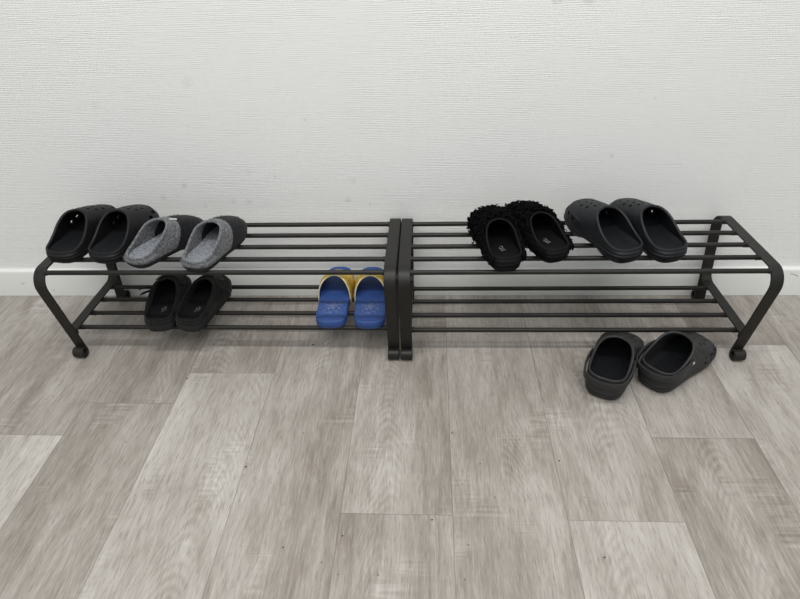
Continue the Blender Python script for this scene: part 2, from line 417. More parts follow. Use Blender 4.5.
class Upper:
    """shell between the sole outline and the rim of the opening; a runs round from heel (0) over the right side to the toe (.5)"""
    def __init__(s, P, m):
        s.P = P; s.m = m; L = s.L = P['L']
        def full(R, Lf): return R+Lf[1:-1][::-1]
        oR = P['out']; oL = P.get('outL', P['out'])
        W = P.get('W', 1.)
        def toe(x, y): return x*W - P.get('toe', .006)*max(0, (y-.35)/.65)**1.5
        o = full([(toe(x, y), y*L, 0) for x, y in oR], [(toe(-x, y), y*L, 0) for x, y in oL])
        s.O = spl(o, NA)
        r = full([(toe(x, y)*1., y*L, z) for x, y, z in P['rim']], [(toe(-x, y), y*L, z) for x, y, z in P.get('rimL', P['rim'])])
        s.R = spl(r, NA)
        q = full([Vector((*k, 0)) if len(k) == 2 else Vector(k) for k in P['ctl']], [Vector((*k, 0)) if len(k) == 2 else Vector(k) for k in P['ctl']])
        q2 = full([Vector((*k, 0)) for k in P['ctl2']], [Vector((*k, 0)) for k in P['ctl2']])
        s.c1 = spl(q, NA); s.c2 = spl(q2, NA)
        s.z0 = P.get('z0', .018)
        if m < 0:
            for lst in (s.O, s.R):
                for v in lst: v.x *= -1
            for nm in ('O', 'R', 'c1', 'c2'):
                l = getattr(s, nm); setattr(s, nm, [l[0]]+l[1:][::-1])
        s.NS = P.get('ns', 22)
        s.grid = [[s.pt(i, k/s.NS) for k in range(s.NS+1)] for i in range(NA)]
        s.nrm = [[None]*(s.NS+1) for _ in range(NA)]
        for i in range(NA):
            for k in range(s.NS+1):
                du = s.grid[(i+1) % NA][k]-s.grid[i-1][k]
                dv = s.grid[i][min(k+1, s.NS)]-s.grid[i][max(k-1, 0)]
                n = du.cross(dv)
                s.nrm[i][k] = n.normalized() if n.length > 1e-12 else Vector((0, 0, 1))
        # the outward side: away from the foot's core
        c = Vector((0, L*.5, .03)); i = NA//4
        if s.nrm[i][2].dot(s.grid[i][2]-c) < 0: s.nrm = [[-n for n in row] for row in s.nrm]
    def warp(s, p):
        L = s.L; P = s.P; p = Vector(p)
        p.z += P.get('spring', .008)*max(0, (p.y/L-.62)/.38)**2
        return p
    def pt(s, i, t):
        O = s.O[i].copy(); O.z = s.z0; R = s.R[i]; b, h = s.c1[i].x, s.c1[i].y; k, d = s.c2[i].x, s.c2[i].y
        out = Vector((O.x, O.y-s.L*.5, 0)); a = s.O[(i+1) % NA]-s.O[i-1]; nn = Vector((a.y, -a.x, 0))
        nn = nn.normalized() if nn.length > 0 else out.normalized()
        if nn.dot(out) < 0: nn = -nn
        P1 = O+nn*b+Vector((0, 0, h))
        dxy = Vector((O.x-R.x, O.y-R.y, 0)); P2 = R+dxy*k-Vector((0, 0, d))
        q = 1-t
        p = O*q**3+P1*(3*q*q*t)+P2*(3*q*t*t)+R*t**3
        if s.P.get('ridge') and .25 < i/NA < .75:
            f = sm((min(i/NA, 1-i/NA)-.25)/.06)
            p += nn*s.P['ridge']*f*math.exp(-((t-.36)/.05)**2)+Vector((0, 0, s.P['ridge']*f*math.exp(-((t-.36)/.05)**2)))
        return s.warp(p)
    def at(s, a, t):
        a = (a % 1)*NA; i = int(a) % NA; f = a-int(a); t = min(max(t, 0), 1)*s.NS; k = min(int(t), s.NS-1); g = t-k; j = (i+1) % NA
        def bl(G): return (G[i][k]*(1-f)+G[j][k]*f)*(1-g)+(G[i][k+1]*(1-f)+G[j][k+1]*f)*g
        return bl(s.grid), bl(s.nrm).normalized()
    def shell(s, t, keep=None):
        NS = s.NS; V = []; 
        for i in range(NA):
            for k in range(NS+1): V.append(s.grid[i][k])
        n0 = len(V)
        for i in range(NA):
            for k in range(NS+1): V.append(s.grid[i][k]-s.nrm[i][k]*t)
        q = lambda i, k: (i % NA)*(NS+1)+k
        Fc = []; cells = set()
        for i in range(NA):
            for k in range(NS):
                c = sum((s.grid[a % NA][b] for a, b in ((i, k), (i+1, k), (i, k+1), (i+1, k+1))), Vector())/4
                if keep is None or keep(c, (i+.5)/NA, (k+.5)/NS): cells.add((i, k))
        for (i, k) in cells:
            a, b, c, d = q(i, k), q(i+1, k), q(i+1, k+1), q(i, k+1)
            Fc.append((a, b, c, d)); Fc.append((n0+d, n0+c, n0+b, n0+a))
            if ((i+1) % NA, k) not in cells: Fc.append((b, n0+b, n0+c, c))
            if ((i-1) % NA, k) not in cells: Fc.append((a, d, n0+d, n0+a))
            if (i, k+1) not in cells: Fc.append((d, c, n0+c, n0+d))
            if (i, k-1) not in cells: Fc.append((a, n0+a, n0+b, b))
        used = sorted({x for f in Fc for x in f}); mp = {x: n for n, x in enumerate(used)}
        return [V[x] for x in used], [tuple(mp[x] for x in f) for f in Fc]
    def lip(s, r, off=0.):
        return tube([s.grid[i][s.NS]-s.nrm[i][s.NS]*off for i in range(NA)], r, 8, closed=True)
    def patch(s, a0, a1, t0, t1, off, th, na=24, nt=6):
        V, Fc = [], []
        for lay in (off+th, off):
            for i in range(na+1):
                for k in range(nt+1):
                    p, n = s.at(a0+(a1-a0)*i/na, t0+(t1-t0)*k/nt); V.append(p+n*lay)
        N = (na+1)*(nt+1); q = lambda i, k: i*(nt+1)+k
        for i in range(na):
            for k in range(nt):
                Fc.append((q(i, k), q(i+1, k), q(i+1, k+1), q(i, k+1))); Fc.append(tuple(N+x for x in (q(i, k+1), q(i+1, k+1), q(i+1, k), q(i, k))))
        for i in range(na):
            for k in (0, nt): Fc.append((q(i, k), q(i+1, k), N+q(i+1, k), N+q(i, k)))
        for k in range(nt):
            for i in (0, na): Fc.append((q(i, k), q(i, k+1), N+q(i, k+1), N+q(i, k)))
        return V, Fc
    # ---- sole and footbed
    def ring(s, inset, z, ztop=False, arch=0.):
        out = []; L = s.L
        for i in range(NA):
            a = s.O[(i+1) % NA]-s.O[i-1]; nn = Vector((a.y, -a.x, 0)).normalized()
            if nn.dot(Vector((s.O[i].x, s.O[i].y-L/2, 0))) < 0: nn = -nn
            p = s.O[i]-nn*inset; p = Vector((p.x, p.y, z))
            if arch: p.z += arch*sm((p.y/L-.26)/.12)*sm((.66-p.y/L)/.12)
            out.append(s.warp(p))
        return out
    def sole(s, levels, arch=0.):
        V, Fc = [], []
        for n, (z, ins) in enumerate(levels):
            V += s.ring(ins, z, arch=arch if z < .007 else arch*.6 if z < .010 else 0)
        for n in range(len(levels)-1):
            for i in range(NA):
                j = (i+1) % NA; Fc.append((n*NA+i, n*NA+j, (n+1)*NA+j, (n+1)*NA+i))
        for n in (0, len(levels)-1):                    # concentric fill so that the caps follow the warp
            base = n*NA; prev = base
            for f in (.66, .33):
                st = len(V)
                for i in range(NA):
                    p = V[base+i]; q = s.O[i]; c = s.core(i); w = Vector((c.x+(p.x-c.x)*f, c.y+(p.y-c.y)*f, levels[n][0])); 
                    if arch and n == 0: w.z += arch*sm((w.y/s.L-.26)/.12)*sm((.66-w.y/s.L)/.12)
                    V.append(s.warp(w))
                for i in range(NA):
                    j = (i+1) % NA; Fc.append((prev+i, prev+j, st+j, st+i))
                prev = st
            Fc += s.cap(prev)
        return V, Fc
    def core(s, i):
        L = s.L; y = min(max(s.O[i].y, .17*L), .80*L); return Vector((s.O[i].x*.0-(s.m*s.P.get('toe', .006)*max(0, (y/L-.35)/.65)**1.5), y, 0))
    def cap(s, base):
        Fc = []
        for k in range(NA//2):
            a, b = base+k, base+k+1; c, d = base+(NA-k-1), base+((NA-k) % NA)
            if k == 0: Fc.append((base, base+1, base+NA-1))
            elif k == NA//2-1: Fc.append((a, b, base+NA-k))
            else: Fc.append((a, b, c, d))
        return Fc
    def footbed(s, inset, z, cup=.005, waves=0.):
        V, Fc = [], []; fr = [1, .93, .85, .72, .55, .35, .15]
        for f in fr:
            for i in range(NA):
                a = s.O[(i+1) % NA]-s.O[i-1]; nn = Vector((a.y, -a.x, 0)).normalized()
                if nn.dot(Vector((s.O[i].x, s.O[i].y-s.L/2, 0))) < 0: nn = -nn
                p = s.O[i]-nn*inset; c = s.core(i); p = c+(p-c)*f
                p.z = z+cup*f**5+waves*math.sin(p.y/s.L*2*PI*1.5-.9)*(1-f**6)
                V.append(s.warp(p))
        for n in range(len(fr)-1):
            for i in range(NA):
                j = (i+1) % NA; Fc.append((n*NA+i, n*NA+j, (n+1)*NA+j, (n+1)*NA+i))
        Fc += s.cap((len(fr)-1)*NA)
        return V, Fc

def orient_up(o):
    bm = bmesh.new(); bm.from_mesh(o.data)
    if sum(f.normal.z*f.calc_area() for f in bm.faces) < 0: bmesh.ops.reverse_faces(bm, faces=bm.faces[:])
    bm.to_mesh(o.data); bm.free()

def cut(o, cutters):
    """real holes through the shell"""
    cm = mesh(*join(*cutters)); bm = bmesh.new(); bm.from_mesh(cm); bmesh.ops.recalc_face_normals(bm, faces=bm.faces[:]); bm.to_mesh(cm); bm.free()
    co = bpy.data.objects.new('cutter', cm); C.objects.link(co); co.parent = o.parent
    md = o.modifiers.new('b', 'BOOLEAN'); md.operation = 'DIFFERENCE'; md.object = co; md.solver = 'EXACT'; md.use_self = True
    bpy.context.view_layer.update()
    dg = bpy.context.evaluated_depsgraph_get(); me = bpy.data.meshes.new_from_object(o.evaluated_get(dg))
    o.modifiers.clear(); o.data = me
    bpy.data.objects.remove(co); bpy.data.meshes.remove(cm)

def prism(poly, P, X, Y, N, up, down):
    """polygon (local 2D) extruded along N through point P"""
    n = len(poly); V = [P+X*x+Y*y+N*up for x, y in poly]+[P+X*x+Y*y-N*down for x, y in poly]
    return V, [tuple(range(n)), tuple(range(n, 2*n))[::-1]]+[(i, (i+1) % n, n+(i+1) % n, n+i) for i in range(n)]

def circ(r, n=10, sy=1.): return [(r*math.cos(2*PI*k/n), r*sy*math.sin(2*PI*k/n)) for k in range(n)]

def frame_at(U, a, t):
    p, n = U.at(a, t); pa, _ = U.at(a+.01, t); pb, _ = U.at(a-.01, t)
    X = (pa-pb).normalized(); Y = n.cross(X).normalized(); X = Y.cross(n).normalized()
    if Y.z < 0: Y = -Y; X = -X
    return p, n, X, Y

def arcband(r0, r1, a0, a1, n=9):
    A = [a0+(a1-a0)*k/n for k in range(n+1)]
    return [(r1*math.cos(a), r1*math.sin(a)) for a in A]+[(r0*math.cos(a), r0*math.sin(a)) for a in A[::-1]]

LETTERS = {   # stencil cut-outs, about one unit high
    'c': [arcband(.26, .54, .75, 2*PI-.75)],
    'r': [[(-.36, -.52), (-.08, -.52), (-.08, .10), (.06, .22), (.34, .20), (.34, .50), (.06, .50), (-.08, .36), (-.08, .50), (-.36, .50)]],
    'o': [arcband(.22, .54, -PI/2+.22, PI/2-.22), arcband(.22, .54, PI/2+.22, 3*PI/2-.22)],
    's': [[(.36, .52), (-.10, .52), (-.36, .36), (-.36, .08), (-.16, -.10), (.10, -.14), (.08, -.24), (-.34, -.24), (-.34, -.52), (.14, -.52), (.38, -.36), (.38, -.06), (.18, .12), (-.08, .16), (-.08, .25), (.36, .25)]],
}

CLOG = dict(
    L=.209, toe=.007, z0=.021, spring=.008,
    out=[(0, .0), (.022, .018), (.0345, .09), (.0380, .20), (.0385, .33), (.0405, .46), (.0450, .60), (.0470, .72), (.0455, .84), (.0375, .935), (.0205, .988), (0, 1.0)],
    outL=[(0, .0), (.022, .018), (.0340, .09), (.0370, .20), (.0365, .33), (.0370, .46), (.0385, .60), (.0395, .72), (.0385, .84), (.0325, .935), (.0180, .988), (0, 1.0)],
    rim=[(0, .016, .038), (.0215, .032, .0385), (.0345, .092, .040), (.0378, .19, .045), (.0378, .28, .054), (.0365, .35, .064), (.0332, .41, .073), (.0275, .455, .080), (.0198, .485, .0845), (.0098, .502, .0870), (.0035, .508, .0878), (0, .509, .088)],
    ctl=[(.003, .006), (.003, .006), (.003, .007), (.003, .009), (.003, .013), (.002, .018), (.003, .023), (.004, .026), (.005, .028), (.005, .029), (.005, .029), (.005, .029)],
    ctl2=[(.15, .004), (.15, .004), (.15, .006), (.15, .009), (.20, .014), (.28, .017), (.38, .016), (.45, .014), (.47, .013), (.48, .012), (.48, .011), (.48, .011)],
    ridge=.0016)
def clog_kind(L, W, heel, top, **k):
    P = dict(CLOG); P.update(L=L, W=W, **k)
    P['rim'] = [(x, y, heel+(z-.038)*(top-heel)/.050) for x, y, z in CLOG['rim']]
    return P
SOLE = [(0, .0075), (.0012, .0050), (.006, .0015), (.012, .0005), (.0145, .0005), (.0152, .0018), (.0166, .0018), (.0173, -.0012), (.0205, -.0012), (.0225, .0006), (.0225, .004)]

def clog(label, m, loc, ang, mat, P=CLOG, group=None, letters=False, strap=False, arch=0., sole_levels=SOLE, name='clog', bed=None, cat='clog', holes=True, lipr=.0030, nubs=False, wide=False):
    t = thing(name, label, cat, loc, -math.radians(ang), group)
    U = Upper(P, m); L = U.L
    up = obj('upper', U.shell(.0042), mat, t)
    cutters = []
    if holes:
        # round ventilation holes over the toes, in staggered rows
        for t_, aas in ((.86, (-.075, .0, .075)), (.74, (-.105, -.036, .036, .105)), (.61, (-.088, -.03, .03, .088)), (.49, (-.048, .048))):
            for da in aas:
                p, n, X, Y = frame_at(U, .5+da, t_); cutters.append(prism(circ(.0036), p, X, Y, n, .008, .010))
        # vents along the toe wall
        for side in (-1, 1):
            if letters and side*m > 0:
                for ch, da in zip('crocs', (.205, .168, .131, .096, .060) if m > 0 else (.060, .096, .131, .168, .205)):
                    p, n, X, Y = frame_at(U, .5-side*da, .27)
                    for poly in LETTERS[ch]: cutters.append(prism([(x*.0165, y*.0150) for x, y in poly], p, X, Y, n, .007, .010))
            else:
                for da in ((.075, .12, .165, .21) if wide else (.055, .095, .135, .175)):
                    p, n, X, Y = frame_at(U, .5-side*da, .36 if wide else .27); k = 1.3 if wide else 1.
                    cutters.append(prism([(x*k, y*k) for x, y in ((-.0042, -.0036), (.0042, -.0036), (.0034, .0036), (-.0034, .0036))], p, X, Y, n, .007, .010))
        cut(up, cutters)
    # rounded lip of the opening, same moulding
    lv, lf = U.lip(lipr, .0021)
    bm = bmesh.new(); bm.from_mesh(up.data); tmp = mesh(lv, lf); bm2 = bmesh.new(); bm2.from_mesh(tmp); bmesh.ops.recalc_face_normals(bm2, faces=bm2.faces[:]); bm2.to_mesh(tmp); bm2.free()
    bm.from_mesh(tmp); bm.to_mesh(up.data); bm.free(); bpy.data.meshes.remove(tmp)
    up.data.materials.clear(); up.data.materials.append(mat)
    for p in up.data.polygons: p.use_smooth = True
    up.data.set_sharp_from_angle(angle=math.radians(38))
    so = obj('sole', U.sole(sole_levels, arch), mat, t, auto=50)
    fbz = sole_levels[-1][0]+.0012
    fb = [U.footbed(.0038, fbz, .006)]
    if nubs:
        # moulded massage ribs and nubs of the footbed
        for r in range(9):
            for c in range(-3, 4):
                x = c*.0062-m*.001; y = L*(.14+.045*r); fb.append(boxvf((x, y, fbz+.0008), (.0022 if (r % 2) else .0030, .0062, .0022)))
    f = obj('footbed', join(*fb), bed or M['eva_in'], t, auto=50, recalc=True); 
    if strap:
        rz = .060; yv = .345*L; W = P.get('W', 1.)
        ctl = [(.0405*W, yv, rz), (.0428*W, .24*L, .0585), (.0418*W, .12*L, .0545), (.0330*W, -.003*L, .0510), (.0, -.055*L, .0495), (-.0330*W, -.003*L, .0510), (-.0418*W, .12*L, .0545), (-.0428*W, .24*L, .0585), (-.0405*W, yv, rz)]
        pts = spl(ctl, 61, closed=False); V, Fc = [], []
        h = .0072; th = .0021
        for i, p in enumerate(pts):
            a = pts[min(i+1, 60)]; b = pts[max(i-1, 0)]; tn = (a-b).normalized(); up_ = Vector((0, 0, 1)); side = tn.cross(up_).normalized(); up_ = side.cross(tn).normalized()
            e = min(i, 60-i)/6; hh = h*(math.sqrt(1-(1-min(e, 1))**2)*.55+.45)
            for sx, sz in ((-1, -.8), (-.6, -1), (.6, -1), (1, -.8), (1, .8), (.6, 1), (-.6, 1), (-1, .8)): V.append(p+side*sx*th+up_*sz*hh)
        for i in range(60):
            for j in range(8): Fc.append((i*8+j, i*8+(j+1) % 8, (i+1)*8+(j+1) % 8, (i+1)*8+j))
        Fc += [tuple(range(8)), tuple(60*8+j for j in range(8))]
        st = obj('heel_strap', (V, Fc), mat, t, auto=50)
        for side in (-1, 1):
            px = Vector((side*(.0402*W+.0018), yv-.002, rz)); ax = Vector((side, 0, .18)).normalized(); X = Vector((0, 1, 0)); Y = ax.cross(X)
            rv = obj('rivet', prism(circ(.0058, 16), px, X, Y, ax, .0016, .006), mat, st, auto=30)
            if side*m > 0:
                # pale moulded emblem on the outer rivet: a small rounded figure with two raised eyes and a snout
                blob = prism([(-.0034, -.0022), (.0012, -.0030), (.0038, -.0014), (.0036, .0006), (.0012, .0012), (.0006, .0034), (-.0010, .0036), (-.0016, .0022), (-.0034, .0012)], px+ax*.0017, X*side, Y*side, ax, .0006, .0002)
                e = obj('emblem', blob, M['emblem'], rv, smooth=False); e['label'] = 'pale grey emblem'
    return t, U

PL = clog_kind(.196, 1.01, .0245, .080, z0=.0155)
PF = clog_kind(.214, 1.05, .052, .091)
PF['rim'] = [(x, y*.965, z) for x, y, z in PF['rim']]
PF['ctl'] = [(b, h*(1 if k < 6 else .50)) for k, (b, h) in enumerate(CLOG['ctl'])]; PF['spring'] = .0
PF['ctl2'] = [(b, h if k < 6 else h+(.011 if k == 6 else .033)) for k, (b, h) in enumerate(CLOG['ctl2'])]
SOLE_THIN = [(z*.74, i) for z, i in SOLE]
SH = .2369      # top of the upper rods
SL = .0644+ROD+.0002   # top of the lower rods, left rack

# black clogs at the left end of the left rack
clog('black foam clog at the far left end of the rack, nearest its edge', -1, (-.7050, -.2345, SH), 8, M['eva'], P=PL, group='left black clogs', sole_levels=SOLE_THIN, wide=True)
clog('black foam clog on the top shelf beside the grey felt slippers', 1, (-.6130, -.2375, SH), 9, M['eva'], P=PL, group='left black clogs', sole_levels=SOLE_THIN, wide=True)

# big smooth clogs on the right rack: thick heel, arched waist
PT = clog_kind(.212, 1.0, .030, .079, z0=.0205)
ST = [(0, .0085), (.0012, .006), (.007, .0025), (.012, .0010), (.0145, -.0004), (.0152, .0012), (.0164, .0012), (.0172, -.0014), (.0198, -.0014), (.0215, .0006), (.0215, .004)]
clog('blue-black foam clog beside the curly fleece clogs, left one of its pair', -1, (.4645, -.2400, SH), -21.5, M['eva_navy'], P=PT, group='right rack clogs', arch=.007, sole_levels=ST)
clog('blue-black foam clog nearest the right end of the top shelf', 1, (.5475, -.2400, SH), -17.0, M['eva_navy'], P=PT, group='right rack clogs', arch=.007, sole_levels=ST)

# charcoal strapped clogs on the floor
clog('charcoal foam clog on the floor, left one, with heel strap seen from behind', -1, (.4085, -.3775, .0004), 27, M['eva_grey'], P=PF, group='floor clogs', letters=True, strap=True, nubs=True)
clog('charcoal foam clog on the floor with letter-shaped vents, turned to the right', 1, (.5115, -.3450, .0004), 49, M['eva_grey'], P=PF, group='floor clogs', letters=True, strap=True, nubs=True)

# ---- curly fleece clogs
def fleece(label, m, loc, ang, seed):
    P = clog_kind(.186, .87, .030, .072, z0=.0185, ridge=0)
    t, U = clog(label, m, loc, ang, M['eva_black'], P=P, lipr=.0023, bed=M['eva_black'], group='curly fleece clogs', name='fleece_clog', holes=False, sole_levels=[(z*.88, i) for z, i in SOLE])
    up = [c for c in t.children if c.name.startswith('upper')][0]
    # a pair of side vents through which light falls
    for da in (.20, -.20):
        cs = []
        for dd in (0, .045):
            p, n, X, Y = frame_at(U, .5+da+(dd if da < 0 else -dd)*.8, .33)
            cs.append(prism([(-.0048, -.0042), (.0048, -.0042), (.0036, .0042), (-.0036, .0042)], p, X, Y, n, .009, .012))
        cut(up, cs)
    for p in up.data.polygons: p.use_smooth = True
    rnd = random.Random(seed); parts = []
    cnt = 0
    while cnt < 950:
        a = rnd.random(); s_ = rnd.random()
        fr = min(a, 1-a)*2                      # 0 heel .. 1 toe
        if fr < .16: continue
        if fr < .55 and s_ > .93: continue
        if s_ > .97: continue
        if rnd.random() > .55+.45*fr: continue
        if abs(abs(a-.5)-.20) < .045 and .12 < s_ < .5 and rnd.random() < .75: continue
        p, n = U.at(a, s_)
        X = n.orthogonal().normalized(); Y = n.cross(X)
        ln = rnd.uniform(.008, .020)*(.60+.55*fr); R = rnd.uniform(.0022, .0046); w = rnd.choice((-1, 1))*rnd.uniform(1.1, 1.9)*2*PI; ph = rnd.random()*2*PI
        lean = Vector((rnd.uniform(-1, 1), rnd.uniform(-1, 1), rnd.uniform(-1, .6)))*.5
        pts = []
        for k in range(9):
            f = k/8; q = p-n*.001+(n+lean*f).normalized()*ln*f*(1-.25*f)
            q = q+(X*math.cos(ph+w*f)+Y*math.sin(ph+w*f))*R*min(1, f*3); pts.append(q)
        r = rnd.uniform(.0011, .0020)
        parts.append(tube(pts, [r]*7+[r*.9, r*.5], 4)); cnt += 1
    o = obj('curly_fleece', join(*parts), M['fleece'], t, auto=None, recalc=False); o['kind'] = 'stuff'
    # printed mark on the footbed heel: a small worn figure
    pr = []
    for x, y, w, h, rt in ((-.003, .052, .0022, .010, .3), (.002, .056, .0022, .009, -.4), (.0035, .049, .0020, .008, .5), (-.001, .045, .006, .0018, .2), (.001, .062, .005, .0018, -.2)):
        pr.append(boxvf((x, y, .0245), (w, h, .0008), Matrix.Rotation(rt, 3, 'Z')))
    g = obj('footbed_print', join(*pr), M['print'], t, smooth=False); g['label'] = 'small grey worn print'
fleece('black clog covered in curly fleece, left one of its pair', -1, (.2200, -.2700, SH), -10.5, 3)
fleece('black clog covered in curly fleece, beside the blue-black clogs', 1, (.3230, -.2370, SH), -21, 5)

# ---- grey felt slippers
FELT = dict(
    L=.190, W=.92, toe=.006, z0=.011, spring=.006, ns=30,
    out=[(0, .0), (.022, .016), (.0350, .08), (.0385, .19), (.0385, .32), (.0405, .46), (.0440, .60), (.0450, .72), (.0420, .84), (.0320, .94), (.016, .99), (0, 1.0)],
    rim=[(0, .016, .020), (.0190, .034, .0205), (.0305, .09, .0225), (.0355, .18, .028), (.0370, .27, .038), (.0370, .35, .048), (.0345, .42, .057), (.0280, .475, .0625), (.0190, .510, .0655), (.0090, .528, .067), (.003, .534, .0675), (0, .535, .0675)],
    ctl=[(.004, .006), (.004, .006), (.004, .007), (.004, .009), (.004, .012), (.004, .016), (.005, .020), (.006, .022), (.006, .024), (.006, .025), (.006, .025), (.006, .025)],
    ctl2=[(.15, .004), (.15, .004), (.15, .006), (.12, .009), (.18, .013), (.25, .014), (.36, .015), (.42, .013), (.45, .012), (.46, .011), (.46, .011), (.46, .011)])
FSOLE = [(0, .005), (.001, .0030), (.004, .0012), (.009, .0006), (.0118, .0010), (.0118, .004)]

def roughen(o, amp, seed):
    """fuzzy, uneven wool surface"""
    from mathutils import noise
    for v in o.data.vertices:
        v.co += v.normal*amp*(noise.noise(v.co*260+Vector((seed, 0, 0)))+.6*noise.noise(v.co*600))

def fuzz(U, n, seed, keep):
    rnd = random.Random(seed); parts = []
    k = 0
    while k < n:
        a, s_ = rnd.random(), rnd.random(); p, nn = U.at(a, s_)
        if not keep(p): continue
        d = (nn+Vector((rnd.uniform(-1, 1), rnd.uniform(-1, 1), rnd.uniform(-1, 1)))*.9).normalized()*rnd.uniform(.0012, .0035)
        parts.append(tube([p-nn*.0005, p+d*.6, p+d+nn*.0004], [.00022, .0002, .0001], 3, caps=False)); k += 1
    return join(*parts)

def slipper(label, m, loc, ang, tagged):
    t = thing('felt_slipper', label, 'slipper', loc, -math.radians(ang), 'grey felt slippers')
    U = Upper(FELT, m); L = U.L
    YS = L*.435; split = lambda c: c.y-.6*c.z < YS
    def half(o, front):
        b = bmesh.new(); b.from_mesh(o.data)
        bmesh.ops.bisect_plane(b, geom=b.verts[:]+b.edges[:]+b.faces[:], plane_co=(0, YS, 0), plane_no=(0, 1, -.6), clear_inner=front, clear_outer=not front)
        b.to_mesh(o.data); b.free()
    col = obj('collar', U.shell(.0042), M['felt'], t, auto=60); half(col, False)
    bm = bmesh.new(); bm.from_mesh(col.data)
    tmp = mesh(*U.lip(.0030, .0021)); b2 = bmesh.new(); b2.from_mesh(tmp); bmesh.ops.recalc_face_normals(b2, faces=b2.faces[:]); b2.to_mesh(tmp); b2.free()
    bm.from_mesh(tmp); bm.to_mesh(col.data); bm.free()
    for p in col.data.polygons: p.use_smooth = True
    roughen(col, .0005, 1)
    cap = obj('toe_cap', U.shell(.0036), M['felt_dark'], t, auto=60); half(cap, True); roughen(cap, .0006, 2)
    cap['label'] = 'charcoal felt toe cap'
    f = obj('fuzz', fuzz(U, 900, 4+m, split), M['felt'], col, auto=None, recalc=False); f['kind'] = 'stuff'
    f = obj('fuzz', fuzz(U, 500, 9+m, lambda c: not split(c)), M['felt_dark'], cap, auto=None, recalc=False); f['kind'] = 'stuff'
    obj('sole', U.sole(FSOLE), M['rubber'], t, auto=50)
    fb = obj('insole', U.footbed(.0040, .0145, .0035), M['felt_light'], t, auto=60); fb['label'] = 'pale blue-grey felt insole'
    if tagged:
        a = .5+m*.5*.20
        g = obj('tag', U.patch(.398, .412, .80, .93, .0006, .0012, 3, 3), M['white_tag'], t, smooth=False); g['label'] = 'small off-white sewn tag'
    return t
slipper('grey felt slipper with a charcoal toe and tiny white tag', -1, (-.5450, -.2480, SH), 28, True)
slipper('grey felt slipper with a charcoal toe and no tag', 1, (-.4130, -.2665, SH), 16, False)

# ---- black suede clogs with strap and buckle on the lower shelf
SUEDE = dict(
    L=.190, W=.84, toe=.004, z0=.018, spring=.002, ns=26,
    out=[(0, .0), (.0235, .016), (.0370, .08), (.0405, .19), (.0405, .32), (.0420, .46), (.0455, .60), (.0465, .72), (.0440, .84), (.0345, .94), (.017, .99), (0, 1.0)],
    rim=[(0, .014, .031), (.0215, .030, .0315), (.0345, .09, .033), (.0390, .19, .038), (.0395, .30, .045), (.0385, .40, .051), (.0350, .49, .058), (.0285, .56, .063), (.0190, .605, .0655), (.0088, .627, .067), (.003, .633, .0675), (0, .634, .0675)],
    ctl=[(.002, .005), (.002, .005), (.002, .006), (.003, .008), (.003, .010), (.003, .012), (.004, .015), (.005, .017), (.006, .019), (.006, .020), (.006, .020), (.006, .020)],
    ctl2=[(.15, .004), (.15, .004), (.15, .006), (.12, .008), (.15, .011), (.22, .012), (.35, .012), (.42, .010), (.45, .009), (.46, .008), (.46, .008), (.46, .008)])
SSOLE = [(0, .005), (.001, .0035), (.007, .0022), (.0075, .0005), (.013, .0000), (.018, -.0004), (.0195, .0006), (.0195, .004)]
